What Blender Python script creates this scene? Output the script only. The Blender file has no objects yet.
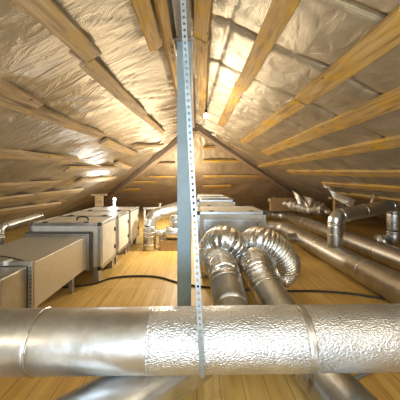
import bpy, bmesh, math, random
from mathutils import Vector, Matrix, noise
random.seed(7)
S = bpy.context.scene
COL = S.collection
EYE = 1.46; F = 260.0; CX = 197.0; CY = 182.0
def P(px, py, d):
    """room point seen at that pixel of the photo at depth d (x right, y into the attic, z up, floor 0)"""
    return Vector(((px-CX)/F*d, d, EYE+(CY-py)/F*d))
def R(x, d, rel):
    return Vector((x, d, EYE+rel))

# ------------------------------------------------------------------ materials
def nt(name):
    m = bpy.data.materials.new(name); m.use_nodes = True
    t = m.node_tree; b = t.nodes['Principled BSDF']
    return m, t, b
def N(t, kind, **kw):
    n = t.nodes.new(kind)
    for k, v in kw.items():
        if k in n.inputs: n.inputs[k].default_value = v
        else: setattr(n, k, v)
    return n
def ramp(t, fac, stops):
    r = t.nodes.new('ShaderNodeValToRGB')
    e = r.color_ramp.elements
    while len(e) < len(stops): e.new(0.5)
    for i, (p, c) in enumerate(stops):
        e[i].position = p; e[i].color = (*c, 1)
    t.links.new(fac, r.inputs[0]); return r
def coords(t, scale=(1,1,1), kind='Object'):
    c = t.nodes.new('ShaderNodeTexCoord'); mp = t.nodes.new('ShaderNodeMapping')
    mp.inputs['Scale'].default_value = scale
    t.links.new(c.outputs[kind], mp.inputs[0]); return mp.outputs[0]
def bump(t, b, h, strength, dist=0.01, prev=None):
    n = t.nodes.new('ShaderNodeBump'); n.inputs['Strength'].default_value = strength
    n.inputs['Distance'].default_value = dist
    t.links.new(h, n.inputs['Height'])
    if prev: t.links.new(prev, n.inputs['Normal'])
    t.links.new(n.outputs[0], b.inputs['Normal']); return n.outputs[0]

def metal(name, c0, c1, rough=0.3, scale=6, metallic=1.0, bs=0.15, bscale=30, bdist=0.01, rvar=0.12):
    m, t, b = nt(name)
    co = coords(t)
    n = N(t, 'ShaderNodeTexNoise', Scale=scale, Detail=5.0, Roughness=0.65); t.links.new(co, n.inputs['Vector'])
    r = ramp(t, n.outputs[0], [(0.3, c0), (0.7, c1)]); t.links.new(r.outputs[0], b.inputs['Base Color'])
    b.inputs['Metallic'].default_value = metallic
    mr = N(t, 'ShaderNodeMapRange'); mr.inputs[3].default_value = rough-rvar; mr.inputs[4].default_value = rough+rvar
    t.links.new(n.outputs[0], mr.inputs[0]); t.links.new(mr.outputs[0], b.inputs['Roughness'])
    n2 = N(t, 'ShaderNodeTexNoise', Scale=bscale, Detail=3.0); t.links.new(co, n2.inputs['Vector'])
    bump(t, b, n2.outputs[0], bs, bdist)
    return m
def plain(name, c, rough=0.5, metallic=0.0, emit=None, es=0):
    m, t, b = nt(name)
    n = N(t, 'ShaderNodeTexNoise', Scale=9.0, Detail=4.0); t.links.new(coords(t), n.inputs['Vector'])
    r = ramp(t, n.outputs[0], [(0.25, tuple(v*0.86 for v in c)), (0.75, tuple(min(1, v*1.1) for v in c))])
    t.links.new(r.outputs[0], b.inputs['Base Color'])
    b.inputs['Roughness'].default_value = rough; b.inputs['Metallic'].default_value = metallic
    if emit:
        b.inputs['Emission Color'].default_value = (*emit, 1); b.inputs['Emission Strength'].default_value = es
    return m
def wood(name, dark, mid, light, stain):
    m, t, b = nt(name)
    oi = t.nodes.new('ShaderNodeObjectInfo')
    tc = t.nodes.new('ShaderNodeTexCoord')
    ad = t.nodes.new('ShaderNodeVectorMath'); ad.operation = 'ADD'
    sc = t.nodes.new('ShaderNodeVectorMath'); sc.operation = 'SCALE'; sc.inputs[3].default_value = 40
    cx = t.nodes.new('ShaderNodeCombineXYZ')
    for k in range(3): t.links.new(oi.outputs['Random'], cx.inputs[k])
    t.links.new(cx.outputs[0], sc.inputs[0]); t.links.new(tc.outputs['Object'], ad.inputs[0]); t.links.new(sc.outputs[0], ad.inputs[1])
    mp = t.nodes.new('ShaderNodeMapping'); mp.inputs['Scale'].default_value = (1.3, 16, 16); t.links.new(ad.outputs[0], mp.inputs[0])
    g = N(t, 'ShaderNodeTexNoise', Scale=1.6, Detail=7.0, Roughness=0.6, Distortion=0.6); t.links.new(mp.outputs[0], g.inputs['Vector'])
    r = ramp(t, g.outputs[0], [(0.3, dark), (0.5, mid), (0.68, light)])
    mp2 = t.nodes.new('ShaderNodeMapping'); mp2.inputs['Scale'].default_value = (2.2, 5, 5); t.links.new(ad.outputs[0], mp2.inputs[0])
    g2 = N(t, 'ShaderNodeTexNoise', Scale=1.3, Detail=4.0); t.links.new(mp2.outputs[0], g2.inputs['Vector'])
    r2 = ramp(t, g2.outputs[0], [(0.5, (0,0,0)), (0.68, (1,1,1))])
    mx = t.nodes.new('ShaderNodeMixRGB'); t.links.new(r2.outputs[0], mx.inputs[0]); t.links.new(r.outputs[0], mx.inputs[1]); mx.inputs[2].default_value = (*stain, 1)
    # knots
    vo = N(t, 'ShaderNodeTexVoronoi', Scale=3.0); mp3 = t.nodes.new('ShaderNodeMapping'); mp3.inputs['Scale'].default_value = (1.2, 3, 3)
    t.links.new(ad.outputs[0], mp3.inputs[0]); t.links.new(mp3.outputs[0], vo.inputs['Vector'])
    r3 = ramp(t, vo.outputs['Distance'], [(0.05, (1,1,1)), (0.13, (0,0,0))])
    mx2 = t.nodes.new('ShaderNodeMixRGB'); t.links.new(r3.outputs[0], mx2.inputs[0]); t.links.new(mx.outputs[0], mx2.inputs[1]); mx2.inputs[2].default_value = (*[v*0.45 for v in dark], 1)
    t.links.new(mx2.outputs[0], b.inputs['Base Color'])
    b.inputs['Roughness'].default_value = 0.7
    bump(t, b, g.outputs[0], 0.4, 0.01)
    return m

M = {}
M['wood_yellow'] = wood('wood_yellow', (0.25,0.14,0.045), (0.48,0.31,0.11), (0.60,0.43,0.19), (0.62,0.36,0.02))
M['wood_pale'] = wood('wood_pale', (0.19,0.13,0.07), (0.40,0.29,0.16), (0.56,0.44,0.27), (0.48,0.33,0.12))
M['wood_hip'] = wood('wood_hip', (0.20,0.14,0.09), (0.33,0.25,0.17), (0.42,0.33,0.24), (0.35,0.24,0.14))
M['steel'] = metal('galvanised_steel', (0.46,0.48,0.50), (0.70,0.73,0.75), rough=0.36, bs=0.04, bscale=12, bdist=0.02)
M['steel_dull'] = metal('dull_galvanised', (0.42,0.42,0.40), (0.64,0.64,0.62), rough=0.42, bs=0.04, bscale=14)
M['steel_band'] = metal('steel_band', (0.62,0.62,0.60), (0.85,0.84,0.82), rough=0.25, bs=0.1, bscale=40)
M['galv_sheet'] = metal('galvanised_sheet', (0.52,0.50,0.44), (0.70,0.67,0.60), rough=0.45, metallic=0.7, scale=45, bs=0.12, bscale=60)
M['flex'] = metal('flex_foil', (0.64,0.66,0.67), (0.88,0.90,0.92), rough=0.27, bs=0.22, bscale=60, bdist=0.006)
M['alu'] = metal('aluminium_frame', (0.36,0.37,0.38), (0.52,0.54,0.55), rough=0.36, bs=0.03)
M['panel'] = plain('cream_panel', (0.74,0.71,0.63), 0.5)
M['lid'] = plain('panel_lid', (0.62,0.58,0.50), 0.5)
M['darkgrey'] = plain('dark_gasket', (0.10,0.09,0.08), 0.6)
M['black'] = plain('black_plastic', (0.02,0.02,0.02), 0.45)
M['cable'] = plain('cable_black', (0.025,0.02,0.018), 0.5)
M['cable_grey'] = plain('cable_grey', (0.24,0.28,0.33), 0.5)
M['paint'] = plain('column_paint', (0.29,0.41,0.48), 0.42)
M['beam_paint'] = plain('beam_primer', (0.36,0.32,0.29), 0.6)
M['whitepipe'] = plain('white_pipe', (0.72,0.74,0.74), 0.4)
M['strap'] = metal('strap_zinc', (0.30,0.36,0.41), (0.42,0.48,0.52), rough=0.42, metallic=0.7, bs=0.03)
M['card'] = plain('cardboard', (0.40,0.27,0.14), 0.8)
M['bluecard'] = plain('blue_sticker', (0.35,0.48,0.60), 0.6)
M['bulb'] = plain('bulb_glow', (1,0.95,0.85), 0.3, 0, (1.0,0.83,0.55), 60)
M['lampglow'] = plain('tube_glow', (1,1,1), 0.3, 0, (0.85,0.93,1.0), 30)

def foil(name, c0, c1, rough, weave, metallic, crum=0.4):
    m, t, b = nt(name)
    co = coords(t)
    n = N(t, 'ShaderNodeTexNoise', Scale=2.3, Detail=6.0, Roughness=0.6); t.links.new(co, n.inputs['Vector'])
    r = ramp(t, n.outputs[0], [(0.3, c0), (0.7, c1)]); t.links.new(r.outputs[0], b.inputs['Base Color'])
    b.inputs['Metallic'].default_value = metallic; b.inputs['Roughness'].default_value = rough
    # crumple
    mp = coords(t, (1.0, 0.6, 1.0))
    if 'left' in name:
        mn = mp.node; mn.inputs['Rotation'].default_value = (0, 0, math.radians(-42)); mn.inputs['Scale'].default_value = (0.3, 1.5, 0.6)
    n1 = N(t, 'ShaderNodeTexNoise', Scale=5.0, Detail=6.0, Roughness=0.55, Distortion=1.2); t.links.new(mp, n1.inputs['Vector'])
    p1 = bump(t, b, n1.outputs[0], crum, 0.05)
    # reinforcing net woven into the sheet
    w = N(t, 'ShaderNodeTexWave', Scale=weave, Distortion=0.0); w.bands_direction = 'Y'
    w2 = N(t, 'ShaderNodeTexWave', Scale=weave, Distortion=0.0); w2.bands_direction = 'X'
    t.links.new(co, w.inputs['Vector']); t.links.new(co, w2.inputs['Vector'])
    mx = t.nodes.new('ShaderNodeMath'); mx.operation = 'MAXIMUM'; t.links.new(w.outputs['Fac'], mx.inputs[0]); t.links.new(w2.outputs['Fac'], mx.inputs[1])
    bump(t, b, mx.outputs[0], 0.35, 0.004, p1)
    rw = ramp(t, mx.outputs[0], [(0.55, (1,1,1)), (0.95, (0.72,0.70,0.66))])
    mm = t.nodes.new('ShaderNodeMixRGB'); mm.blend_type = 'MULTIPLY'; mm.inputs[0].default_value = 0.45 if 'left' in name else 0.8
    t.links.new(r.outputs[0], mm.inputs[1]); t.links.new(rw.outputs[0], mm.inputs[2]); t.links.new(mm.outputs[0], b.inputs['Base Color'])
    return m
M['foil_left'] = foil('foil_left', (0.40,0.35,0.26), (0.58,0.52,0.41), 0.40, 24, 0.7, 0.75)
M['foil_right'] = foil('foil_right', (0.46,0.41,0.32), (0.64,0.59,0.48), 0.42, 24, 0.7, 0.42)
M['foil_end'] = foil('foil_end', (0.50,0.42,0.31), (0.66,0.57,0.44), 0.5, 16, 0.5)
M['foil_flap'] = foil('foil_flap', (0.60,0.58,0.54), (0.85,0.83,0.79), 0.35, 14, 0.85)

def floor_mat():
    m, t, b = nt('floor_boards')
    tc = t.nodes.new('ShaderNodeTexCoord')
    mp = t.nodes.new('ShaderNodeMapping'); mp.inputs['Rotation'].default_value = (0,0,math.pi/2)
    t.links.new(tc.outputs['Object'], mp.inputs[0])
    br = t.nodes.new('ShaderNodeTexBrick')
    br.inputs['Color1'].default_value = (0.70,0.50,0.16,1); br.inputs['Color2'].default_value = (0.77,0.57,0.22,1)
    br.inputs['Mortar'].default_value = (0.32,0.19,0.07,1)
    br.inputs['Scale'].default_value = 1; br.inputs['Brick Width'].default_value = 2.6; br.inputs['Row Height'].default_value = 0.165
    br.inputs['Mortar Size'].default_value = 0.003; br.inputs['Mortar Smooth'].default_value = 0.3; br.offset = 0.37
    t.links.new(mp.outputs[0], br.inputs['Vector'])
    mp2 = t.nodes.new('ShaderNodeMapping'); mp2.inputs['Scale'].default_value = (14, 0.9, 1); t.links.new(tc.outputs['Object'], mp2.inputs[0])
    n = N(t, 'ShaderNodeTexNoise', Scale=1.5, Detail=7.0, Distortion=0.5); t.links.new(mp2.outputs[0], n.inputs['Vector'])
    r = ramp(t, n.outputs[0], [(0.3, (0.72,0.66,0.55)), (0.65, (1.05,1.03,1.0))])
    mx = t.nodes.new('ShaderNodeMixRGB'); mx.blend_type = 'MULTIPLY'; mx.inputs[0].default_value = 0.8
    t.links.new(br.outputs[0], mx.inputs[1]); t.links.new(r.outputs[0], mx.inputs[2])
    n3 = N(t, 'ShaderNodeTexNoise', Scale=1.2, Detail=3.0); t.links.new(tc.outputs['Object'], n3.inputs['Vector'])
    r3 = ramp(t, n3.outputs[0], [(0.35, (0.86,0.80,0.66)), (0.6, (1.05,1.0,0.95))])
    mx3 = t.nodes.new('ShaderNodeMixRGB'); mx3.blend_type = 'MULTIPLY'; mx3.inputs[0].default_value = 1
    t.links.new(mx.outputs[0], mx3.inputs[1]); t.links.new(r3.outputs[0], mx3.inputs[2])
    t.links.new(mx3.outputs[0], b.inputs['Base Color'])
    b.inputs['Roughness'].default_value = 0.5
    bump(t, b, br.outputs['Fac'], -0.5, 0.004)
    return m
M['floor'] = floor_mat()

def duct_foil():
    m, t, b = nt('duct_foil_wrap')
    co = coords(t)
    b.inputs['Metallic'].default_value = 0.92
    n0 = N(t, 'ShaderNodeTexNoise', Scale=4.0, Detail=5.0); t.links.new(co, n0.inputs['Vector'])
    r = ramp(t, n0.outputs[0], [(0.3, (0.54,0.56,0.58)), (0.7, (0.76,0.79,0.82))]); t.links.new(r.outputs[0], b.inputs['Base Color'])
    b.inputs['Roughness'].default_value = 0.34
    mp = coords(t, (0.8, 1.5, 1.5))
    v = N(t, 'ShaderNodeTexVoronoi', Scale=105.0); v.feature = 'SMOOTH_F1'; t.links.new(mp, v.inputs['Vector'])
    n = N(t, 'ShaderNodeTexNoise', Scale=55.0, Detail=5.0, Roughness=0.7); t.links.new(co, n.inputs['Vector'])
    a = t.nodes.new('ShaderNodeMath'); a.operation = 'ADD'; t.links.new(v.outputs['Distance'], a.inputs[0]); t.links.new(n.outputs[0], a.inputs[1])
    bump(t, b, a.outputs[0], 0.6, 0.007)
    return m
M['wrap'] = duct_foil()
M['wrap_smooth'] = metal('duct_foil_smooth', (0.44,0.43,0.41), (0.66,0.66,0.65), rough=0.38, bs=0.25, bscale=14, bdist=0.01, metallic=0.92)

# ------------------------------------------------------------------ object helpers
def tag(o, label=None, cat=None, group=None, kind=None):
    if label: o['label'] = label
    if cat: o['category'] = cat
    if group: o['group'] = group
    if kind: o['kind'] = kind
    return o
def empty(name, loc, label, cat, group=None):
    o = bpy.data.objects.new(name, None); COL.objects.link(o); o.location = loc
    o.empty_display_size = 0.1
    return tag(o, label, cat, group)
def wloc(o):
    v = Vector((0,0,0))
    while o: v += o.location; o = o.parent
    return v
def mk(name, bm, mat, parent=None, smooth=False, bevel=0, solid=0, origin=None):
    """link a bmesh given in room coordinates as one object; its origin is the parent's (or `origin`)"""
    off = wloc(parent) if parent else (Vector(origin) if origin is not None else Vector((0,0,0)))
    bmesh.ops.recalc_face_normals(bm, faces=bm.faces)
    bm.transform(Matrix.Translation(-off))
    me = bpy.data.meshes.new(name); bm.to_mesh(me); bm.free()
    me.materials.append(mat)
    if smooth:
        me.polygons.foreach_set('use_smooth', [True]*len(me.polygons))
    o = bpy.data.objects.new(name, me); COL.objects.link(o)
    if parent: o.parent = parent
    elif origin is not None: o.location = off
    if solid:
        s = o.modifiers.new('thickness', 'SOLIDIFY'); s.thickness = solid
    if bevel:
        b = o.modifiers.new('bevel', 'BEVEL'); b.width = bevel; b.segments = 2; b.limit_method = 'ANGLE'
    return o
def box(bm, lo, hi, mat=None):
    lo = Vector(lo); hi = Vector(hi)
    vs = [bm.verts.new((x,y,z)) for x in (lo.x,hi.x) for y in (lo.y,hi.y) for z in (lo.z,hi.z)]
    if mat is not None:
        for v in vs: v.co = mat @ v.co
    for f in ((0,1,3,2),(4,6,7,5),(0,4,5,1),(2,3,7,6),(0,2,6,4),(1,5,7,3)):
        bm.faces.new([vs[i] for i in f])
def frames(pts):
    n = len(pts); T = []
    for i in range(n):
        a = pts[max(0,i-1)]; b = pts[min(n-1,i+1)]; T.append((b-a).normalized())
    up = Vector((0,0,1)) if abs(T[0].z) < 0.9 else Vector((1,0,0))
    u = (up - T[0]*up.dot(T[0])).normalized(); out = []
    for i in range(n):
        if i: u = (u - T[i]*u.dot(T[i])).normalized()
        out.append((T[i], u, T[i].cross(u)))
    return out
def tube(bm, pts, rad, seg=28, caps=True, jit=0.0, js=20.0, hollow=0.0):
    pts = [Vector(p) for p in pts]; fr = frames(pts); rings = []
    for i, (p, (T, u, w)) in enumerate(zip(pts, fr)):
        r = rad[i] if isinstance(rad, (list, tuple)) else rad
        ring = []
        for k in range(seg):
            a = 2*math.pi*k/seg
            d = u*math.cos(a)+w*math.sin(a); rr = r
            if jit: rr += jit*noise.noise((p+d*r)*js)
            ring.append(bm.verts.new(p+d*rr))
        rings.append(ring)
    for a, b in zip(rings, rings[1:]):
        for k in range(seg):
            bm.faces.new((a[k], a[(k+1)%seg], b[(k+1)%seg], b[k]))
    if caps:
        bm.faces.new(rings[0]); bm.faces.new(rings[-1])
def straight(a, b, step=0.06):
    a = Vector(a); b = Vector(b); n = max(1, int((b-a).length/step))
    return [a.lerp(b, i/n) for i in range(n+1)]
def catmull(pts, n=20):
    pts = [Vector(p) for p in pts]; q = [pts[0]*2-pts[1]]+pts+[pts[-1]*2-pts[-2]]; out = []
    for i in range(1, len(q)-2):
        p0,p1,p2,p3 = q[i-1:i+3]
        for k in range(n):
            t = k/n
            out.append(0.5*((2*p1)+(p2-p0)*t+(2*p0-5*p1+4*p2-p3)*t*t+(3*p1-p0-3*p2+p3)*t**3))
    out.append(pts[-1]); return out
def resample(pts, step):
    out = [pts[0]]; acc = 0
    for a, b in zip(pts, pts[1:]):
        L = (b-a).length; pos = step-acc
        while pos <= L:
            out.append(a.lerp(b, pos/L)); pos += step
        acc = (acc+L) % step
    return out
def ringband(bm, c, d, r, w=0.02, h=0.006):
    c = Vector(c); d = Vector(d).normalized()
    tube(bm, [c-d*w*0.5, c-d*w*0.35, c, c+d*w*0.35, c+d*w*0.5], [r*0.99, r+h*0.8, r+h, r+h*0.8, r*0.99], 32, False)
def elbow_pts(a, corner, b, r, n=4):
    """points of a gored elbow between directions a->corner->b with bend offset r"""
    corner = Vector(corner); d1 = (Vector(a)-corner).normalized(); d2 = (Vector(b)-corner).normalized()
    p0 = corner+d1*r; p2 = corner+d2*r; out = []
    for i in range(n+1):
        t = i/n; out.append(p0*(1-t)**2+corner*2*t*(1-t)+p2*t*t)
    return out

# ------------------------------------------------------------------ roof planes
H = 1.60; ML = 0.55; MR = 0.47; ZA = 7.15; ME = 0.47; XR = -0.03
YB = -3.2
XE_R = XR + (H+EYE)/MR; XE_L = XR - (H+EYE)/ML; YE = ZA + (H+EYE)/ME
def zl(x): return EYE + H - ML*(XR-x)
def zr(x): return EYE + H - MR*(x-XR)
def ze(y): return EYE + H - ME*(y-ZA)
def on_left(px, py, off=0.0):
    a=(px-CX)/F; b=(CY-py)/F; t=(H-off-ML*XR)/(b-ML*a); return Vector((a*t,t,EYE+b*t))
def on_right(px, py, off=0.0):
    a=(px-CX)/F; b=(CY-py)/F; t=(H-off+MR*XR)/(b+MR*a); return Vector((a*t,t,EYE+b*t))
def on_end(px, py, off=0.0):
    a=(px-CX)/F; b=(CY-py)/F; t=(H-off+ME*ZA)/(b+ME); return Vector((a*t,t,EYE+b*t))

def pillow(u, z, su, z0, p):
    """0 at the pinches, 1 in the middle of a bay"""
    a = abs(math.sin(math.pi*(z-z0)/0.76)); 
    return min(1, a*1.6)**p
def slope(name, side):
    bm = bmesh.new()
    xe = XE_R if side > 0 else -XE_L
    m = MR if side > 0 else ML
    ns, nz = 190, 400
    nrm = Vector((side*m, 0, 1)).normalized()      # outward
    grid = []
    for i in range(nz+1):
        row = []
        for j in range(ns+1):
            fj = (j/ns)**1.25
            fi = i/nz
            z = YB+(0.6-YB)*fi/0.12 if fi < 0.12 else (0.6+7.4*(fi-0.12)/0.70 if fi < 0.82 else 8.0+(YE-8.0)*(fi-0.82)/0.18)
            # ridge -> eave distance, clipped by the hip
            xmax = xe if side > 0 else xe
            x = fj*(abs(xe - XR*side))
            # the hip cuts the far end : keep points up to it
            zh = ZA + m*x/ME
            if z > zh: z = zh
            X = XR + side*x
            p = Vector((X, z, EYE+H-m*x))
            edge = min(1, x*4)*min(1, max(0, (zh-z))*3)*min(1, (abs(xe-XR*side)-x)*3)
            if side > 0:
                zs = z+0.06*noise.noise(p*1.1)
                ph = abs(((zs-2.40)/0.76+0.5)%1-0.5)*0.76      # distance to the nearest pinch
                xs = 0.31-0.04*(z-2.0)+0.02*noise.noise(Vector((z*2,0,0)))
                d = -0.055*(1-math.exp(-ph/0.03)) + 0.018*noise.noise(p*2.1) + 0.035*math.exp(-abs(X-xs)/0.02)
                # draped wrinkles running down the slope
                q = Vector((p.x*1.2, p.y*7.5+1.5*noise.noise(p*1.5), 0))
                d += 0.012*noise.noise(q) + (0.006+0.016*min(1, max(0, x-2.2)))*(1-2*abs(noise.noise(Vector((p.x*5, p.y*3, 2)))))
            else:
                bay = abs(math.sin(math.pi*(z-0.3+0.35*noise.noise(p*0.7))/1.15))
                d = -0.05*bay + 0.035*noise.noise(p*1.3)
                q = Vector(((p.x+p.y)*0.7, (p.y-p.x*0.9)*4.2+1.1*noise.noise(p*1.2), 0))
                d += 0.016*(1-abs(noise.noise(q))*2) + 0.007*max(0, 0.4+2*noise.noise(p*0.9))*(1-2*abs(noise.noise(Vector(((p.y-p.x*0.9)*13+1.5*noise.noise(p*1.2), (p.x+p.y)*1.1, 5)))))
            row.append(bm.verts.new(p + nrm*((d+0.045)*edge)))
        grid.append(row)
    for i in range(nz):
        for j in range(ns):
            vs = [grid[i][j], grid[i][j+1], grid[i+1][j+1], grid[i+1][j]]
            if len({tuple(round(c, 4) for c in v.co) for v in vs}) >= 3:
                try: bm.faces.new(vs)
                except Exception: pass
    bmesh.ops.remove_doubles(bm, verts=bm.verts, dist=0.0004)
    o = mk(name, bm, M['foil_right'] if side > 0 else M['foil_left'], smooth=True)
    return tag(o, kind='structure')
slope('ceiling', -1); slope('ceiling', 1)
bm = bmesh.new(); g = []
for i in range(81):
    y = ZA + (YE-ZA)*i/80; row = []
    xl = XR-(y-ZA)*ME/ML; xr = XR+(y-ZA)*ME/MR
    for j in range(91):
        x = xl+(xr-xl)*j/90; p = Vector((x, y, ze(y)))
        e = min(1, (x-xl)*3, (xr-x)*3, (YE-y)*3)
        d = 0.05*noise.noise(p*1.4)+0.02*(1-2*abs(noise.noise(Vector((p.x*6, p.y*1.5, 3)))))-0.02
        row.append(bm.verts.new(p+Vector((0, 0.42, 0.9))*max(0, e)*(d+0.06)))
    g.append(row)
for i in range(80):
    for j in range(90):
        if i == 0: 
            if j == 0: pass
        try: bm.faces.new((g[i][j], g[i][j+1], g[i+1][j+1], g[i+1][j]))
        except Exception: pass
bmesh.ops.remove_doubles(bm, verts=bm.verts, dist=0.0004)
tag(mk('ceiling', bm, M['foil_end'], smooth=True), kind='structure')

bm = bmesh.new(); box(bm, (XE_L-0.1, YB, -0.06), (XE_R+0.1, YE+0.1, 0)); tag(mk('floor', bm, M['floor']), kind='structure')
# gable behind the camera, with a window opening
WX0, WX1, WZ0, WZ1 = -1.3, 0.5, 0.45, 1.65
bm = bmesh.new()
box(bm, (XE_L-0.1, YB-0.1, 0), (WX0, YB, 3.1)); box(bm, (WX1, YB-0.1, 0), (XE_R+0.1, YB, 3.1))
box(bm, (WX0, YB-0.1, 0), (WX1, YB, WZ0)); box(bm, (WX0, YB-0.1, WZ1), (WX1, YB, 3.1))
tag(mk('wall_back', bm, M['lid']), kind='structure')
bm = bmesh.new()
for lo, hi in (((WX0,YB-0.08,WZ0),(WX0+0.05,YB-0.02,WZ1)), ((WX1-0.05,YB-0.08,WZ0),(WX1,YB-0.02,WZ1)), ((WX0,YB-0.08,WZ0),(WX1,YB-0.02,WZ0+0.05)), ((WX0,YB-0.08,WZ1-0.05),(WX1,YB-0.02,WZ1)), ((-0.425,YB-0.08,WZ0),(-0.375,YB-0.02,WZ1))):
    box(bm, lo, hi)
tag(mk('window_1', bm, M['whitepipe']), kind='structure')

# ------------------------------------------------------------------ timbers
def beam(name, a, b, w, th, normal, mat, label, cat, group=None, bev=0.004, bend=0.0):
    """a board from a to b: width w across, thickness th along `normal` (its underside faces -normal)"""
    a = Vector(a); b = Vector(b); L = (b-a).length
    X = (b-a).normalized(); Z = (normal - X*normal.dot(X)).normalized(); Y = Z.cross(X)
    bm = bmesh.new(); n = max(2, int(L/0.12)); sd = random.random()*50; rows = []
    for i in range(n+1):
        s = L*(i/n-0.5); wv = 0.006*noise.noise(Vector((s*1.5+sd, 0, 0)))+bend*(1-(2*i/n-1)**2)
        rows.append([bm.verts.new((s + (0.012*random.uniform(-1,1) if i in (0,n) else 0), y+wv, z)) for y, z in ((-w/2,-th/2),(w/2,-th/2),(w/2,th/2),(-w/2,th/2))])
    for p, q in zip(rows, rows[1:]):
        for k in range(4): bm.faces.new((p[k], p[(k+1)%4], q[(k+1)%4], q[k]))
    bm.faces.new(rows[0]); bm.faces.new(rows[-1])
    o = mk(name, bm, mat, bevel=bev)
    o.matrix_world = Matrix.Translation((a+b)/2) @ Matrix((X, Y, Z)).transposed().to_4x4()
    return tag(o, label, cat, group)
TH = 0.05
NL = Vector((-ML,0,1)).normalized(); NR = Vector((MR,0,1)).normalized(); NE = Vector((0,ME,1)).normalized()
def lb(p, q, w, label, mat='wood_pale', off=TH*0.5, th=TH):
    beam('roof_batten', on_left(*p, off*1.1), on_left(*q, off*1.1), w, th, NL, M[mat], label, 'batten', 'battens on the left roof slope')
def rb(p, q, w, label, mat='wood_yellow', off=TH*0.5, th=TH):
    beam('roof_batten', on_right(*p, off*1.1), on_right(*q, off*1.1), w, th, NR, M[mat], label, 'batten', 'battens on the right roof slope')
def eb(p, q, w, label, mat='wood_yellow'):
    beam('roof_batten', on_end(*p, TH*0.55), on_end(*q, TH*0.55), w, TH, NE, M[mat], label, 'batten', 'battens on the far hipped slope')
lb((16,-15), (94,56), 0.155, 'weathered thick board, nearest and topmost long batten on the left foil slope')
lb((87,62), (143,115), 0.145, 'knotty pale board starting below the end of the topmost left batten')
lb((140,113), (163,132), 0.10, 'short light board continuing the knotty upper left batten to the hip')
lb((-8,83), (37,106), 0.13, 'short board at the left photo edge overlapping the long middle left batten')
lb((-8,94), (102,136), 0.13, 'long pale board across the middle of the left foil slope')
lb((103,141), (135,154), 0.17, 'short wide board just past the end of the long middle left batten', off=TH*0.6)
lb((-8,152), (76,161), 0.15, 'straight yellowish board under the middle batten, reaching the left photo edge')
lb((66,169), (116,168), 0.15, 'short board on the left slope beside the cool gleam on the foil')
lb((-8,187), (58,183), 0.17, 'thin-looking left batten fourth from the top at the photo edge')
lb((78,181), (114,178), 0.22, 'rough splintered board low on the left slope near the timber prop')
lb((-8,201), (81,190), 0.17, 'long low left batten running towards the timber prop')
lb((-8,213), (58,204), 0.2, 'lowest left batten above the small elbow pipe')
lb((116,163), (130,168), 0.15, 'tiny off-cut board on the left slope close to the hip rafter')
lb((134,146), (162,145), 0.12, 'short horizontal-looking board high on the left slope by the hip')
# ridge timbers
beam('ridge_board', R(-0.43,1.2,1.335), R(-0.41,2.60,1.345), 0.13, 0.05, NL, M['wood_yellow'], 'orange stained board left of the ridge beam, cut off above the column', 'board')
beam('ridge_board', R(-0.285,1.2,1.375), R(-0.285,4.4,1.375), 0.07, 0.12, NL, M['wood_yellow'], 'narrow timber edge hugging the left side of the grey ridge beam', 'board')
beam('ridge_board', R(0.05,1.2,1.50), R(0.05,2.70,1.50), 0.15, 0.06, NR, M['wood_yellow'], 'near ridge board right of the perforated strap, knotty and brown', 'board')
beam('ridge_board', R(0.06,2.72,1.475), R(0.13,5.9,1.475), 0.14, 0.06, NR, M['wood_yellow'], 'far ridge board with bright yellow stains leading to the bulb', 'board')
rb((294,-15), (241,88), 0.17, 'broad clean board on the right slope next to the ridge, upper length')
rb((240,86), (221,125), 0.15, 'knotty shorter board continuing the broad upper right batten downwards')
rb((415,14), (302,100), 0.19, 'widest orange-brown board at the upper right photo edge')
rb((300,102), (243,142), 0.16, 'narrower board continuing the widest upper right batten to the hip')
rb((415,92), (265,153), 0.2, 'long third board down the right slope with a lit upper edge')
rb((415,138), (278,163), 0.18, 'fourth long board down the right slope, golden at its right end')
rb((415,174), (290,172), 0.2, 'fifth right batten, nearly level across the photo')
rb((415,190), (325,184), 0.2, 'sixth right batten above the torn foil flaps')
rb((415,203), (340,194), 0.2, 'lowest right batten just above the raised pipe')
rb((252,168), (288,160), 0.1, 'short thin board lying between longer ones near the right hip')
eb((203,161), (243,161), 0.12, 'upper batten right of the column on the far hipped slope')
eb((203,176.5), (268,176), 0.12, 'long middle batten right of the column on the far hipped slope')
eb((203,186.5), (231,186), 0.2, 'short low batten right of the column on the far hipped slope')
eb((154,164), (175,163.5), 0.12, 'dark upper batten left of the column on the far hipped slope','wood_hip')
eb((149,177), (175,177), 0.12, 'yellow batten left of the column on the far hipped slope')
eb((126,182.5), (156,182), 0.14, 'faint low batten near the left hip rafter on the far slope')
eb((112,190.5), (140,189.5), 0.2, 'lowest pale batten left on the far hipped slope')
eb((203,148), (215,148), 0.1, 'smallest top batten right of the column under the bulb')
# hip rafters
def hip(side, label, w, th, t1):
    m = MR if side > 0 else ML
    a = Vector((XR+side*0.03, ZA+0.05, EYE+H-0.13)); b = Vector((XR+side*t1*ME/m, ZA+t1, EYE+H-ME*t1-0.11))
    beam('hip_rafter', a, b, w, th, Vector((0,0,1)), M['wood_hip'], label, 'rafter')
hip(-1, 'dark timber hip rafter running down to the left behind the column', 0.20, 0.16, 5.9)
hip(1, 'dark timber hip rafter running down to the right from below the bulb', 0.16, 0.14, 5.9)
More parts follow.
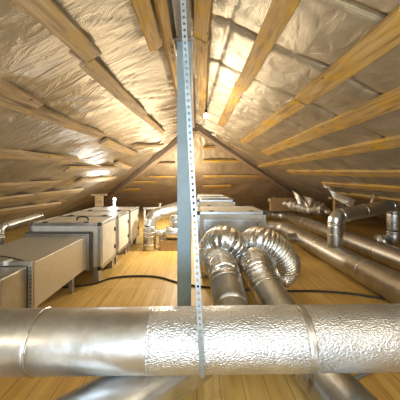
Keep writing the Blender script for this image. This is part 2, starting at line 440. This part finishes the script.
# foil strip folded along the right hip
bm = bmesh.new(); v = []
for i in range(50):
    t = 0.3+5.2*i/49; c = Vector((XR+t*ME/MR+0.13, ZA+t-0.16, EYE+H-ME*t-0.055))
    k = 0.03*noise.noise(Vector((t*4,0,0)))
    v.append((bm.verts.new(c+Vector((-0.10,0.10,-0.02+k))), bm.verts.new(c+Vector((0,0,-0.05-k))), bm.verts.new(c+Vector((0.12,-0.10,-0.03+k*2)))))
for a, b in zip(v, v[1:]):
    bm.faces.new((a[0],a[1],b[1],b[0])); bm.faces.new((a[1],a[2],b[2],b[1]))
tag(mk('foil_strip', bm, M['foil_flap'], smooth=True, solid=0.004), 'crinkled foil strip folded along the right hip rafter', 'foil strip')

# steel ridge beam and column
bm = bmesh.new()
box(bm, (-0.206, YB, EYE+1.47), (-0.063, ZA, EYE+1.48)); box(bm, (-0.206, YB, EYE+1.56), (-0.063, ZA, EYE+1.57)); box(bm, (-0.140, YB, EYE+1.48), (-0.128, ZA, EYE+1.56))
tag(mk('ridge_beam', bm, M['beam_paint'], bevel=0.002), 'grey steel beam running along the ridge above the column', 'beam')
col = empty('steel_column', (-0.135, 2.75, 0), 'pale blue-grey painted steel column standing behind the big foil duct', 'column')
bm = bmesh.new(); y0, y1 = 2.69, 2.83; x0, x1 = -0.205, -0.062
box(bm, (x0, y0, 0.012), (x1, y0+0.012, EYE+1.455)); box(bm, (x0, y1-0.012, 0.012), (x1, y1, EYE+1.455)); box(bm, (-0.139, y0+0.012, 0.012), (-0.129, y1-0.012, EYE+1.455))
mk('shaft', bm, M['paint'], col, bevel=0.003)
bm = bmesh.new(); box(bm, (-0.25, 2.63, 0), (-0.02, 2.89, 0.012)); mk('base_plate', bm, M['paint'], col)
bm = bmesh.new(); box(bm, (-0.235, 2.66, EYE+1.455), (-0.04, 2.87, EYE+1.47)); mk('cap_plate', bm, M['beam_paint'], col)
for sx in (-0.235, -0.035):
    for sy in (2.65, 2.87):
        bm = bmesh.new(); tube(bm, [(sx,sy,0.012),(sx,sy,0.035)], 0.011, 6); mk('bolt', bm, M['steel_dull'], col)

# ------------------------------------------------------------------ the big foil wrapped duct
DZ = 1.50; DR = 0.169; DH = EYE-0.903
big = empty('main_duct', (0, DZ, 0), 'large foil-wrapped round duct crossing the whole foreground', 'duct')
def ax(x): return Vector((x, DZ, DH + 0.0125*x))
cuts = [-2.2, (42-197)/F*1.5, (152-197)/F*1.5, (300-197)/F*1.5, 2.2]
mats = ['wrap_smooth', 'wrap_smooth', 'wrap', 'wrap']
for k in range(4):
    a, b = cuts[k], cuts[k+1]
    n = int((b-a)/0.012); bm = bmesh.new()
    rr = [DR + (0.0015 if k == 2 else 0) + 0 - (0.004 if i in (0, n) else 0) for i in range(n+1)]
    tube(bm, [ax(a+(b-a)*i/n) for i in range(n+1)], rr, 96, k in (0,3), 0.0012 if k > 1 else 0.0014, 45 if k > 1 else 7)
    o = mk('foil_wrap', bm, M[mats[k]], big, smooth=True)
    if k < 2: o['label'] = 'smoother dull foil wrap'
    else: o['label'] = 'crinkled bright foil wrap'
for c, w, m_ in ((cuts[1], 0.010, 'steel_band'), (cuts[2], 0.02, 'wrap'), (cuts[3]+0.012, 0.045, 'wrap_smooth')):
    bm = bmesh.new(); pts = [ax(c+w*(i/6-0.5)) for i in range(7)]
    tube(bm, pts, [DR-0.002]+[DR+(0.0045 if w < 0.015 else 0.0026)]*5+[DR-0.002], 96, False, 0.0015, 60); mk('seam_tape', bm, M[m_], big, smooth=True)

# perforated strap that hangs the duct from the ridge beam
def strap():
    bm = bmesh.new(); W = 0.027; pitch = 0.0325
    zf = DZ-DR-0.010
    path = []                                              # (point, has_hole)
    top = Vector((-0.100, zf, EYE+1.469)); bot = Vector((0.0245, zf, DH))
    L = (bot-top).length; n = int(L/pitch); d = (bot-top)/n
    for i in range(n+1): path.append(top+d*i)
    r = DR+0.010; N2 = int(math.pi*1.45*r/pitch)
    for i in range(1, N2+1):
        a = math.pi*1.45*i/N2
        path.append(Vector((0.0245+0.006*math.sin(a), DZ-r*math.cos(a), DH-r*math.sin(a))))
    wd = (d.normalized()).cross(Vector((0,1,0))).normalized()
    for i in range(len(path)-1):
        A = path[i]; B = path[i+1]; D = B-A
        def q(u, v): return A + D*v + wd*(u*W)
        outer = [(-.5,0),(0,0),(.5,0),(.5,.5),(.5,1),(0,1),(-.5,1),(-.5,.5)]
        ov = [bm.verts.new(q(*p)) for p in outer]
        if A.z > DH+0.10:
            hw = 0.0068/W; hh = 0.0078/pitch
            inner = [(-hw*.75,.5-hh*.75),(0,.5-hh),(hw*.75,.5-hh*.75),(hw,.5),(hw*.75,.5+hh*.75),(0,.5+hh),(-hw*.75,.5+hh*.75),(-hw,.5)]
            iv = [bm.verts.new(q(*p)) for p in inner]
            for k in range(8): bm.faces.new((ov[k], ov[(k+1)%8], iv[(k+1)%8], iv[k]))
        else: bm.faces.new(ov)
    bmesh.ops.remove_doubles(bm, verts=bm.verts, dist=0.0005)
    o = mk('perforated_strap', bm, M['strap'], solid=0.003)
    tag(o, 'long perforated metal hanging strap looped round the foreground duct', 'strap')
strap()

# ------------------------------------------------------------------ round ducts on the floor
def duct(name, runs, r, label, mat='steel', bands=(), cat='duct', group=None, seg=40, jit=0.0015):
    """runs: list of (points, part_name); bands: (centre, direction, radius)"""
    p0 = Vector(runs[0][0][0]); e = empty(name, (p0.x, p0.y, max(0, p0.z-r)), label, cat, group)
    for run in runs:
        pts, pn = run[0], run[1]; rad = run[2] if len(run) > 2 else r
        bm = bmesh.new(); tube(bm, pts, rad, seg, True, jit, 6); mk(pn, bm, M[run[3]] if len(run) > 3 else M[mat], e, smooth=pn != 'elbow')
    for c, d, rr in bands:
        bm = bmesh.new(); ringband(bm, c, d, rr); mk('seam_ring', bm, M['steel_band'], e, smooth=True)
    return e
# right floor duct feeding the right flex loop
A = P(264,284,2.60); B = P(316,371,1.80); dAB = (B-A).normalized()
C0 = B + Vector((dAB.x, dAB.y, 0)).normalized()*0.12; C0.z = 0.152
C1 = C0 + Vector((dAB.x, dAB.y, 0)).normalized()*1.6
duct('spiral_duct', [(straight(A, B+Vector((0,0,0.0))), 'duct_body'), (straight(B, C0, .03), 'elbow'), (straight(C0, C1), 'duct_body')], 0.15,
     'round steel duct passing under the foreground duct to the lower right', bands=[(A.lerp(B,0.10), dAB, 0.15), (A.lerp(B,0.03), dAB, 0.15), (B, dAB, 0.15)])
# left floor duct: from the left flex loop, then an elbow under the foreground duct to the lower left
A2 = P(225,277,2.58); B2 = P(233,316,2.42); B2 = R(0.315, 2.10, -1.20); d2 = (B2-A2).normalized()
E2 = Vector((-0.27, 1.73, 0.185)); E3 = Vector((-1.30, 0.68, 0.185))
el = elbow_pts(A2, B2, E2, 0.20, 5)
duct('spiral_duct', [(straight(A2, el[0]), 'duct_body'), (el, 'elbow'), (straight(el[-1], E3), 'duct_body', 0.168)], 0.155,
     'round steel duct from the left flex loop, leaving at the bottom left', bands=[(A2.lerp(B2,0.14), d2, 0.155), (A2.lerp(B2,0.05), d2, 0.155), (el[-1], E3-el[-1], 0.168)])
# long ducts along the right side
XB = 2.40; HB = 0.182; XC = 3.35
bandsB = [(Vector((XB, y, HB)), (0,1,0), 0.18) for y in (3.68, 5.05, 6.1)]
elB = elbow_pts((XB,5,HB), (XB,7.25,HB), (1.3,7.6,HB), 0.35, 5)
duct('long_duct', [(straight((XB,0.6,HB), elB[0], 0.1), 'duct_body'), (elB, 'elbow'), (straight(elB[-1], (1.35,7.58,HB)), 'duct_body', 0.15),
     (straight((XB,5.95,HB), (1.35,5.75,HB)), 'branch', 0.11)], 0.18,
     'long steel duct on the floor at right with the upright branch pipe', mat='steel_dull', bands=bandsB+[(Vector((2.0,5.86,HB)), (-1,-0.2,0), 0.11), (Vector((1.85,5.84,HB)), (-1,-0.2,0), 0.11)])
elC = elbow_pts((XC,5,HB), (XC,9.9,HB), (2.0,9.9,HB+0.1), 0.5, 5)
duct('long_duct', [(straight((XC,0.6,HB), elC[0], 0.1), 'duct_body'), (elC, 'elbow'), (straight(elC[-1], (2.0,9.9,HB+0.1)), 'duct_body', 0.16)], 0.18,
     'outer long steel duct on the floor, behind the one with the branch pipe', mat='steel_dull', bands=[(Vector((XC, y, HB)), (0,1,0), 0.18) for y in (3.2, 4.75, 6.4, 8.0)])
# dark tape patch on outer duct
# riser + raised pipe
r0 = Vector((XB, 4.52, HB+0.15)); c1 = Vector((XB, 4.52, EYE-0.60)); c2 = Vector((3.80, 5.02, EYE-0.45)); c3 = Vector((3.82, 5.04, 0.50)); c4 = Vector((3.48, 5.04, 0.46))
e1 = elbow_pts(r0, c1, c2, 0.11, 3); e2 = elbow_pts(c1, c2, c3, 0.13, 3)
duct('branch_pipe', [(straight(r0, e1[0]), 'riser'), (e1, 'elbow'), (straight(e1[-1], e2[0]), 'duct_body'), (e2, 'elbow'), (straight(e2[-1], c3), 'riser')], 0.122,
     'raised steel pipe rising from the floor duct and bending right below the roof', bands=[(r0.lerp(c1,0.42), (0,0,1), 0.122), (e1[0], (0,0,1), 0.122), (e1[-1], c2-c1, 0.122), (e1[-1].lerp(e2[0],0.45), c2-c1, 0.122), (e2[0], c2-c1, 0.122), (e2[-1], (0,0,1), 0.122), (e2[-1].lerp(c3,0.5), (0,0,1), 0.122)])
ec = elbow_pts(c3+Vector((0,0,0.3)), Vector((3.82,5.04,0.30)), Vector((3.4,5.04,0.30)), 0.14, 3)
duct('pipe_elbow', [([c3]+ec, 'elbow', 0.135), (straight(ec[-1], (3.50,5.04,0.30)), 'duct_body', 0.135)], 0.135, 'steel elbow at the right photo edge joining the raised pipe to the outer duct', bands=[(c3, (0,0,1), 0.135), ((3.56,5.04,0.30), (1,0,0), 0.135)])

# ------------------------------------------------------------------ flex ducts
def zz(x, y, d): return P(190+x/3.333, 190+y/3.333, d)
def flex(pts, r, label, jit=0.002):
    path = resample(catmull(pts, 60), 0.005)
    pitch = 0.034; bm = bmesh.new(); rad = []
    n = len(path)
    for i in range(n):
        s = i*0.005; w = abs(math.sin(math.pi*s/pitch))
        rad.append(r*(1+0.17*min(1, s/0.35)) - 0.021 + 0.023*(w**0.8) + 0.003*noise.noise(Vector((s*9,0,0))))
    tube(bm, path, rad, 72, True, jit, 30)
    p = path[0]; e = empty('flexible_duct', (p.x, p.y, p.z), label, 'flexible duct')
    mk('hose', bm, M['flex'], e, smooth=True)
    for q, dd in ((path[0], path[6]-path[0]),(path[-1], path[-6]-path[-1])):
        bm = bmesh.new(); ringband(bm, q+dd.normalized()*0.02, dd, r+0.002, 0.03, 0.004); mk('clamp', bm, M['steel_band'], e, smooth=True)
flex([A2, zz(108,262,2.80), zz(92,238,3.02), zz(72,232,3.22), zz(76,190,3.28), zz(110,167,3.10), zz(140,180,3.12), zz(150,205,3.35), zz(150,205,3.84)], 0.150,
     'crinkled silver flexible duct loop on the left, beside the column', 0.006)
flex([A, zz(222,262,2.76), zz(222,244,2.98), zz(250,262,3.24), zz(302,280,3.36), zz(318,245,3.24), zz(284,196,3.14), zz(236,170,3.16), zz(205,178,3.40), zz(205,190,3.84)], 0.150,
     'crinkled silver flexible duct loop on the right, curling to the floor')

# ------------------------------------------------------------------ air handling modules
def ahu(x0, x1, y0, y1, z0, z1, label, handle=True, front_panel=True, group='air handling modules in the left row'):
    e = empty('air_handler', ((x0+x1)/2, (y0+y1)/2, 0), label, 'air handler', group)
    p = 0.045
    bm = bmesh.new()
    for x in (x0, x1-p):
        for y in (y0, y1-p): box(bm, (x,y,z0+p), (x+p,y+p,z1-p))
    for z in (z0, z1-p):
        for x in (x0, x1-p): box(bm, (x,y0+p,z), (x+p,y1-p,z+p))
        for y in (y0, y1-p): box(bm, (x0+p,y,z), (x1-p,y+p,z+p))
    mk('frame', bm, M['alu'], e, bevel=0.003)
    for x in (x0, x1-p):
        for y in (y0, y1-p):
            for z in (z0, z1-p):
                bm = bmesh.new(); box(bm, (x-0.004,y-0.004,z-0.004), (x+p+0.004,y+p+0.004,z+p+0.004)); mk('corner_block', bm, M['black'] if y == y0 and x == x1-p else M['darkgrey'], e, bevel=0.004)
    i = 0.012
    for nm, lo, hi, mt in (('top_panel', (x0+p,y0+p,z1-p), (x1-p,y1-p,z1-i+0.004), 'lid'), ('bottom_panel', (x0+p,y0+p,z0+i), (x1-p,y1-p,z0+p), 'alu'),
                    ('side_panel', (x0+i,y0+p,z0+p), (x0+p,y1-p,z1-p), 'panel'), ('side_panel', (x1-p,y0+p,z0+p), (x1-i,y1-p,z1-p), 'panel'),
                    ('end_panel', (x0+p,y0+i,z0+p), (x1-p,y0+p,z1-p), 'lid'), ('end_panel', (x0+p,y1-p,z0+p), (x1-p,y1-i,z1-p), 'lid')):
        bm = bmesh.new(); box(bm, lo, hi); mk(nm, bm, M[mt], e, bevel=0.003)
    # door on the right side, gasket, hinges
    bm = bmesh.new(); box(bm, (x1-i,y0+p+0.03,z0+p+0.03), (x1+0.004,y1-p-0.10,z1-p-0.02)); d = mk('access_door', bm, M['panel'], e, bevel=0.004)
    for z in (z0+0.2, z1-0.2):
        bm = bmesh.new(); box(bm, (x1+0.004,y1-p-0.13,z-0.03), (x1+0.024,y1-p-0.09,z+0.03)); mk('hinge', bm, M['black'], d, bevel=0.003)
    for x in (x0+0.22, x1-0.22):
        for y in (y0+0.02, y1-0.03):
            bm = bmesh.new(); box(bm, (x-0.035,y-0.014,z1-0.002), (x+0.035,y+0.014,z1+0.014)); mk('latch', bm, M['black'], e, bevel=0.003)
    if handle:
        cx, cy = x0+(x1-x0)*0.62, y0+0.30
        bm = bmesh.new(); tube(bm, catmull([(cx-0.09,cy,z1-0.01),(cx-0.075,cy,z1+0.035),(cx,cy,z1+0.05),(cx+0.075,cy,z1+0.035),(cx+0.09,cy,z1-0.01)], 6), 0.012, 10); mk('handle', bm, M['black'], e, smooth=True)
    # sheet steel feet
    for x in (x0+0.04, x1-0.14):
        for y in (y0+0.02, y1-0.16):
            bm = bmesh.new()
            box(bm, (x,y,0), (x+0.10,y+0.14,0.008)); box(bm, (x+0.02,y+0.01,0.008), (x+0.03,y+0.13,z0)); box(bm, (x+0.07,y+0.01,0.008), (x+0.10,y+0.13,z0))
            box(bm, (x+0.03,y+0.01,0.008), (x+0.07,y+0.02,z0)); mk('foot', bm, M['alu'], e)
    return e
XL0, XL1 = -2.44, -1.40
ahu(XL0, XL1, 3.78, 4.56, 0.175, 0.865, 'nearest cream-panelled air handler of the left row, joined to the rectangular duct')
ahu(XL0, XL1, 4.59, 5.40, 0.175, 0.865, 'middle cream-panelled air handler of the left row', handle=False)
ahu(XL0, XL1, 5.43, 6.30, 0.175, 0.865, 'farthest cream-panelled air handler of the left row', handle=False)
u = ahu(0.0, 1.05, 3.95, 4.9, 0.22, 1.01, 'central air handler behind the two flexible duct loops', handle=False, group='air handlers in the middle')
bm = bmesh.new()
for lo, hi in (((0.10,3.90,0.86),(0.95,3.965,0.90)), ((0.10,3.90,0.30),(0.95,3.965,0.34)), ((0.10,3.90,0.34),(0.14,3.965,0.86)), ((0.91,3.90,0.34),(0.95,3.965,0.86)), ((0.14,3.93,0.34),(0.91,3.965,0.86))): box(bm, lo, hi)
o = mk('connection_flange', bm, M['alu'], u, bevel=0.003); o['label'] = 'grey flange plate taking both hoses'
u = ahu(0.0, 0.78, 5.3, 6.5, 0.22, 1.10, 'farther taller unit showing above the central air handler', handle=False, group='air handlers in the middle')
for k, (x1, z, y0, y1) in enumerate(((0.66,1.10,5.4,6.3),(0.58,1.135,5.6,6.2))):
    bm = bmesh.new(); box(bm, (0.02,y0,z+0.016), (x1,y1,z+0.042)); tag(mk('insulation_sheet', bm, M['foil_flap'], bevel=0.008, origin=(0.3,y0,z)), ['lower wider silver insulation sheet on the farther central unit','upper smaller silver insulation sheet on the farther central unit'][k], 'insulation')

# ------------------------------------------------------------------ rectangular duct (left)
rd = empty('rectangular_duct', (-1.98, 3.0, 0), 'galvanised rectangular duct running from the left air handler towards the camera', 'duct')
X0, X1, Z0, Z1 = -2.40, -1.56, 0.245, 0.69
bm = bmesh.new(); box(bm, (X0,2.45,Z0), (X1,3.70,Z1)); mk('duct_body', bm, M['galv_sheet'], rd, bevel=0.003)
bm = bmesh.new(); box(bm, (X0+0.01,2.08,Z0+0.01), (X1-0.01,2.42,Z1-0.01)); mk('end_section', bm, M['steel_dull'], rd, bevel=0.012)
def flange(y, w, mat, th=0.02, name='flange'):
    bm = bmesh.new()
    box(bm, (X0-w,y,Z1-0.004), (X1+w,y+th,Z1+w)); box(bm, (X0-w,y,Z0-w), (X1+w,y+th,Z0+0.004)); box(bm, (X0-w,y,Z0), (X0+0.004,y+th,Z1)); box(bm, (X1-0.004,y,Z0), (X1+w,y+th,Z1))
    return mk(name, bm, mat, rd, bevel=0.002)
flange(2.405, 0.032, M['steel_dull']); f2 = flange(2.432, 0.032, M['alu'])
flange(3.70, 0.05, M['darkgrey'], 0.075, 'gasket_frame'); flange(3.66, 0.035, M['alu'], 0.038)
for k in range(12):
    z = Z0+0.02+k*0.037
    bm = bmesh.new(); tube(bm, [(X1+0.018,2.398,z),(X1+0.018,2.46,z)], 0.007, 6); mk('bolt', bm, M['darkgrey'], f2)
bm = bmesh.new(); box(bm, (X1-0.22,2.385,Z1+0.0), (X1-0.18,2.46,Z1+0.045)); mk('clip', bm, M['whitepipe'], rd, bevel=0.004)
for xx in (X0+0.05, X1-0.12):
    for yy in (2.6, 3.4):
        bm = bmesh.new(); box(bm, (xx,yy,0), (xx+0.05,yy+0.05,Z0)); mk('leg', bm, M['alu'], rd)
# small pipe left of it
q0 = Vector((-2.60,3.42,0.0)); q1 = Vector((-2.60,3.42,EYE-0.60)); q2 = Vector((-2.60,4.30,EYE-0.56))
ee = elbow_pts(q0, q1, q2, 0.08, 3)
duct('small_pipe', [(straight(q0, ee[0]), 'riser'), (ee, 'elbow'), (straight(ee[-1], q2), 'duct_body')], 0.052, 'thin steel pipe with an elbow, left of the air handlers', bands=[(ee[0],(0,0,1),0.052), (ee[-1],(0,1,0),0.052), (q2,(0,1,0),0.056), ((-2.60,3.42,0.72),(0,0,1),0.052)])

# ------------------------------------------------------------------ pipe cluster behind, left of the column
g0 = Vector((-1.02,5.60,0.0)); g1 = Vector((-1.02,5.60,EYE-0.74)); g2 = Vector((-0.42,6.15,EYE-0.60))
eg = elbow_pts(g0, g1, g2, 0.20, 3)
duct('elbow_duct', [(straight(g0, eg[0]), 'riser'), (eg, 'elbow'), (straight(eg[-1], g2), 'duct_body')], 0.135, 'shiny elbow duct rising from the floor just past the left row of air handlers', seg=28,
     bands=[((-1.02,5.60,z),(0,0,1),0.135) for z in (0.12,0.30,0.38,0.50)]+[(eg[-1], g2-g1, 0.135), (g2, g2-g1, 0.135)])
s0 = Vector((-0.90,5.62,0.36)); s1 = Vector((-0.70,5.62,0.36)); s2 = Vector((-0.30,5.62,0.36))
duct('silencer', [(straight(s0,s1), 'duct_body', 0.07), ([s1, s1+Vector((0.05,0,0)), s2-Vector((0.05,0,0)), s2], 'drum', [0.08,0.135,0.135,0.08]), (straight((-0.47,5.62,0.45),(-0.47,5.62,0.74)), 'riser', 0.078)], 0.07,
     'small drum-shaped duct fitting partly hidden by the column', seg=28, bands=[((-0.78,5.62,0.36),(1,0,0),0.07), ((-0.47,5.62,0.60),(0,0,1),0.078), ((-0.47,5.62,0.73),(0,0,1),0.078)])
bm = bmesh.new(); box(bm, (-0.78,5.5,0), (-0.28,5.74,0.22)); tag(mk('wooden_block', bm, M['card'], bevel=0.006, origin=(-0.5,5.6,0)), 'brown box carrying the drum-shaped fitting behind the column', 'box')
fr = empty('pipe_stand', (-1.18,6.0,0), 'white pipe frame with a small valve behind the elbow duct', 'pipe frame')
bm = bmesh.new(); tube(bm, [(-1.30,6.45,0),(-1.30,6.45,0.80)], 0.022, 12); mk('post', bm, M['whitepipe'], fr, smooth=True)
bm = bmesh.new(); tube(bm, [(-1.33,6.45,0.80),(-0.62,6.45,0.82)], 0.03, 12); mk('crossbar', bm, M['whitepipe'], fr, smooth=True)
bm = bmesh.new(); tube(bm, [(-0.92,6.45,0.84),(-0.92,6.45,0.92)], 0.03, 12); tube(bm, [(-0.97,6.45,0.92),(-0.87,6.45,0.92)], 0.015, 8); mk('valve', bm, M['steel_band'], fr)
bm = bmesh.new(); tube(bm, [(-0.66,6.45,0),(-0.66,6.45,0.80)], 0.022, 12); mk('post', bm, M['whitepipe'], fr, smooth=True)
bm = bmesh.new(); box(bm, (-0.86,5.9,0), (-0.74,6.05,0.28)); tag(mk('metal_bin', bm, M['alu'], bevel=0.01, origin=(-0.8,5.97,0)), 'small grey metal box on the floor between elbow duct and drum fitting', 'box')

# ------------------------------------------------------------------ props and far clutter
def prop(px0, px1, d, top, label, mat, patch=False):
    a = P(px0, 200, d).x; b = P(px1, 200, d).x
    e = empty('timber_prop', ((a+b)/2, d, 0), label, 'post')
    bm = bmesh.new(); box(bm, (a, d-0.06, 0), (b, d+0.06, EYE+top)); o = mk('post', bm, M[mat], e, bevel=0.005)
    bm = bmesh.new(); box(bm, (a-0.12, d-0.08, EYE+top), (b+0.12, d+0.08, EYE+top+0.06)); mk('head_plate', bm, M[mat], e, bevel=0.005)
    if patch:
        bm = bmesh.new(); box(bm, (a+(b-a)*0.45, d-0.066, EYE+top-0.32), (a+(b-a)*0.78, d-0.0601, EYE+top-0.08)); o2 = mk('paper_sticker', bm, M['bluecard'], e); o2['label'] = 'pale blue paper patch'
prop(95.5, 103, 8.8, -0.46, 'timber prop under the roof behind the left air handlers', 'wood_pale')
prop(334, 345, 7.0, -0.46, 'timber prop with a pale blue patch beyond the long ducts', 'wood_pale', True)
# far foil wrapped ducts at the right
w0 = [P(283,203,8.9), P(296,206,8.7), P(308,209,8.3), P(322,210,7.9), P(331,213,7.7)]
def lump(pts, r, label, name='foil_bundle', j=0.035):
    bm = bmesh.new(); path = resample(catmull(pts, 20), 0.04); n = len(path)
    tube(bm, path, [r*(0.35+0.65*min(1, 6*min(i, n-1-i)/n))*(1+0.15*math.sin(i*1.3)) for i in range(n)], 26, True, j, 7)
    return tag(mk(name, bm, M['foil_flap'], origin=pts[0]), label, 'foil bundle')
lump(w0, 0.17, 'crumpled foil-wrapped duct lying beyond the long ducts at right')
lump([P(268,200,10.0), P(280,201,10.0), P(294,202,9.8)], 0.13, 'smaller crumpled foil bundle farther back, left of the big one')
lump([P(306,204,9.6), P(318,205,9.4), P(328,207,9.2)], 0.14, 'foil bundle tucked behind the big crumpled one')
bm = bmesh.new(); a = P(270,204,9.6); b = P(294,198,9.6); box(bm, (a.x,9.5,a.z-0.25), (b.x,9.7,b.z)); 
tag(mk('flat_case', bm, M['card'], bevel=0.01, origin=(a.x,9.6,0)), 'flat brownish board case leaning at the far right under the hip', 'case')
def flap(pts, label, side=1):
    """torn foil sheet hanging from the slope: pts are (px,py,depth) corners"""
    c = [P(*p) for p in pts]; bm = bmesh.new(); n = 14; g = []
    nn = (c[1]-c[0]).cross(c[3]-c[0]).normalized()
    for i in range(n+1):
        row = []
        for j in range(n+1):
            u, v = i/n, j/n
            p = c[0]*(1-u)*(1-v)+c[1]*u*(1-v)+c[2]*u*v+c[3]*(1-u)*v
            row.append(bm.verts.new(p+nn*0.07*noise.noise(p*3.5)+nn*0.03*math.sin(u*7+v*3)))
        g.append(row)
    for i in range(n):
        for j in range(n): bm.faces.new((g[i][j],g[i+1][j],g[i+1][j+1],g[i][j+1]))
    tag(mk('foil_flap', bm, M['foil_flap'], smooth=True, solid=0.004), label, 'foil flap', 'torn foil hanging from the right slope')
flap([(321,174,7.2),(339,184,6.9),(333,189,6.8),(324,188,7.0)], 'bright torn foil corner hanging above and left of the patched timber prop')
flap([(328,189,6.7),(356,200,6.3),(352,208,6.2),(333,198,6.6)], 'long torn foil strip over the head of the patched timber prop')
flap([(371,195,5.9),(373,195,5.9),(373.5,206,5.8),(370.5,206,5.8)], 'thin foil ribbon dangling just above the raised pipe')
flap([(392,176,5.8),(402,181,5.6),(403,186,5.5),(396,182,5.7)], 'small torn foil tip at the right photo edge')
flap([(292,190,8.3),(301,196,8.1),(309,208,7.9),(298,204,8.1)], 'grey foil sheet sagging over the foil bundles at the far right')
flap([(303,195,8.2),(315,200,8.0),(316,208,7.9),(308,206,8.0)], 'second sagging foil sheet right of the grey one')
def lflap(pts, label):
    flap(pts, label); 
# cables
def cable(pts, r, label, mat='cable'):
    path = resample(catmull(pts, 14), 0.02); bm = bmesh.new(); tube(bm, path, r, 10)
    tag(mk('cable', bm, M[mat], smooth=True, origin=pts[0]), label, 'cable')
def fl(px, py, z=0.014): 
    d = (EYE-z)*F/(py-CY); return P(px, py, d)
cable([fl(30,284),fl(62,287),fl(92,284),fl(112,278),fl(135,276),fl(158,277),fl(180,283),fl(205,287),fl(250,290),fl(285,291),fl(315,291),fl(345,293),fl(368,296),fl(385,299)], 0.014, 'black cable snaking across the floor behind the foreground duct')
cable([fl(330,384),fl(352,379),fl(368,372),fl(380,366),fl(400,362)], 0.015, 'grey-blue cable on the floor at the lower right', 'cable_grey')
cable([Vector((-1.66,2.5,Z1+0.012)), Vector((-1.9,2.62,Z1+0.012)), Vector((-2.15,2.72,Z1+0.012)), Vector((-2.34,2.9,Z1+0.012))], 0.006, 'thin dark wire lying on the rectangular duct')

# ------------------------------------------------------------------ lamps
def bulb(p, label, power, col_=(1.0,0.85,0.64), rad=0.05, cat='lamp', wire=0.15):
    p = Vector(p); e = empty('light_bulb', p+Vector((0,0,0.10)), label, cat, 'bare bulbs under the ridge')
    bm = bmesh.new(); bmesh.ops.create_uvsphere(bm, u_segments=16, v_segments=10, radius=0.034)
    for v in bm.verts:
        if v.co.z > 0: v.co.z *= 1.35
    bm.transform(Matrix.Translation(p)); mk('glass', bm, M['bulb'], e, smooth=True)
    bm = bmesh.new(); tube(bm, [p+Vector((0,0,0.035)), p+Vector((0,0,0.10))], 0.02, 12); mk('socket', bm, M['black'], e)
    bm = bmesh.new(); tube(bm, [p+Vector((0,0,0.10)), p+Vector((0,0,0.10+wire))], 0.005, 6); mk('cord', bm, M['black'], e)
    l = bpy.data.lights.new('bulb_light', 'POINT'); l.energy = power; l.color = col_; l.shadow_soft_size = rad
    o = bpy.data.objects.new('bulb_light', l); COL.objects.link(o); o.location = p-Vector((0,0,0.09))
bulb(P(206,116,4.0), 'glowing bare bulb at the ridge right of the column', 21, wire=0.44)
bulb(R(-0.36,5.4,-0.12), 'added unseen fill bulb hanging low behind the column, nearer one', 100, wire=1.25)  # invented fill lamp out of sight, brightens the middle and the floor
bulb(R(-0.50,8.7,0.0), 'added unseen fill bulb under the far hipped slope, hidden by the column', 140, wire=0.5)  # second invented lamp out of sight, added to lift the dark far slope
bulb(R(1.9,-0.3,0.25), 'bare bulb hanging right of the photographer', 52, wire=0.2)
bulb(R(-2.3,-0.3,0.1), 'bare bulb hanging left of the photographer', 34, wire=0.2)
bulb(R(0.35,-0.65,0.55), 'whiter bare bulb hanging just behind the photographer', 24, (1.0,0.96,0.9), wire=0.4)
# cool work lamp behind the air handlers
lp = P(114.5,202,7.6)
e = empty('work_lamp', (lp.x, lp.y, 0), 'white glowing work lamp on a stand behind the left air handlers', 'lamp')
bm = bmesh.new(); tube(bm, [(lp.x,lp.y,0.02),(lp.x,lp.y,lp.z-0.12)], 0.018, 10); mk('pole', bm, M['black'], e)
bm = bmesh.new(); tube(bm, [(lp.x,lp.y,0),(lp.x,lp.y,0.03)], 0.16, 20); mk('base', bm, M['black'], e)
bm = bmesh.new(); tube(bm, [(lp.x,lp.y,lp.z-0.12),(lp.x,lp.y,lp.z+0.12)], 0.03, 14); mk('glow_tube', bm, M['lampglow'], e, smooth=True)
l = bpy.data.lights.new('work_light', 'POINT'); l.energy = 45; l.color = (0.85,0.93,1.0); l.shadow_soft_size = 0.06
o = bpy.data.objects.new('work_light', l); COL.objects.link(o); o.location = lp+Vector((0,-0.12,0.18))
# daylight through the gable window
l = bpy.data.lights.new('window_daylight', 'AREA'); l.shape = 'RECTANGLE'; l.size = WX1-WX0; l.size_y = WZ1-WZ0; l.energy = 190; l.color = (0.66,0.83,1.0)
o = bpy.data.objects.new('window_daylight', l); COL.objects.link(o); o.location = ((WX0+WX1)/2, YB+0.02, (WZ0+WZ1)/2); o.rotation_euler = (math.pi/2, 0, 0)

w = bpy.data.worlds.new('World'); S.world = w; w.use_nodes = True
w.node_tree.nodes['Background'].inputs[0].default_value = (0.6,0.75,1.0,1); w.node_tree.nodes['Background'].inputs[1].default_value = 0.5

cam = bpy.data.cameras.new('Camera'); co = bpy.data.objects.new('Camera', cam); COL.objects.link(co)
co.location = (0, 0, EYE); co.rotation_euler = (math.pi/2, 0, 0)
cam.sensor_width = 36; cam.lens = 36*F/400; cam.shift_x = (200-CX)/400; cam.shift_y = (CY-200)/400; cam.clip_start = 0.05
S.camera = co
S.view_settings.view_transform = 'Standard'; S.view_settings.look = 'None'; S.view_settings.gamma = 1
S.view_settings.use_curve_mapping = False; S.view_settings.exposure = 0.0
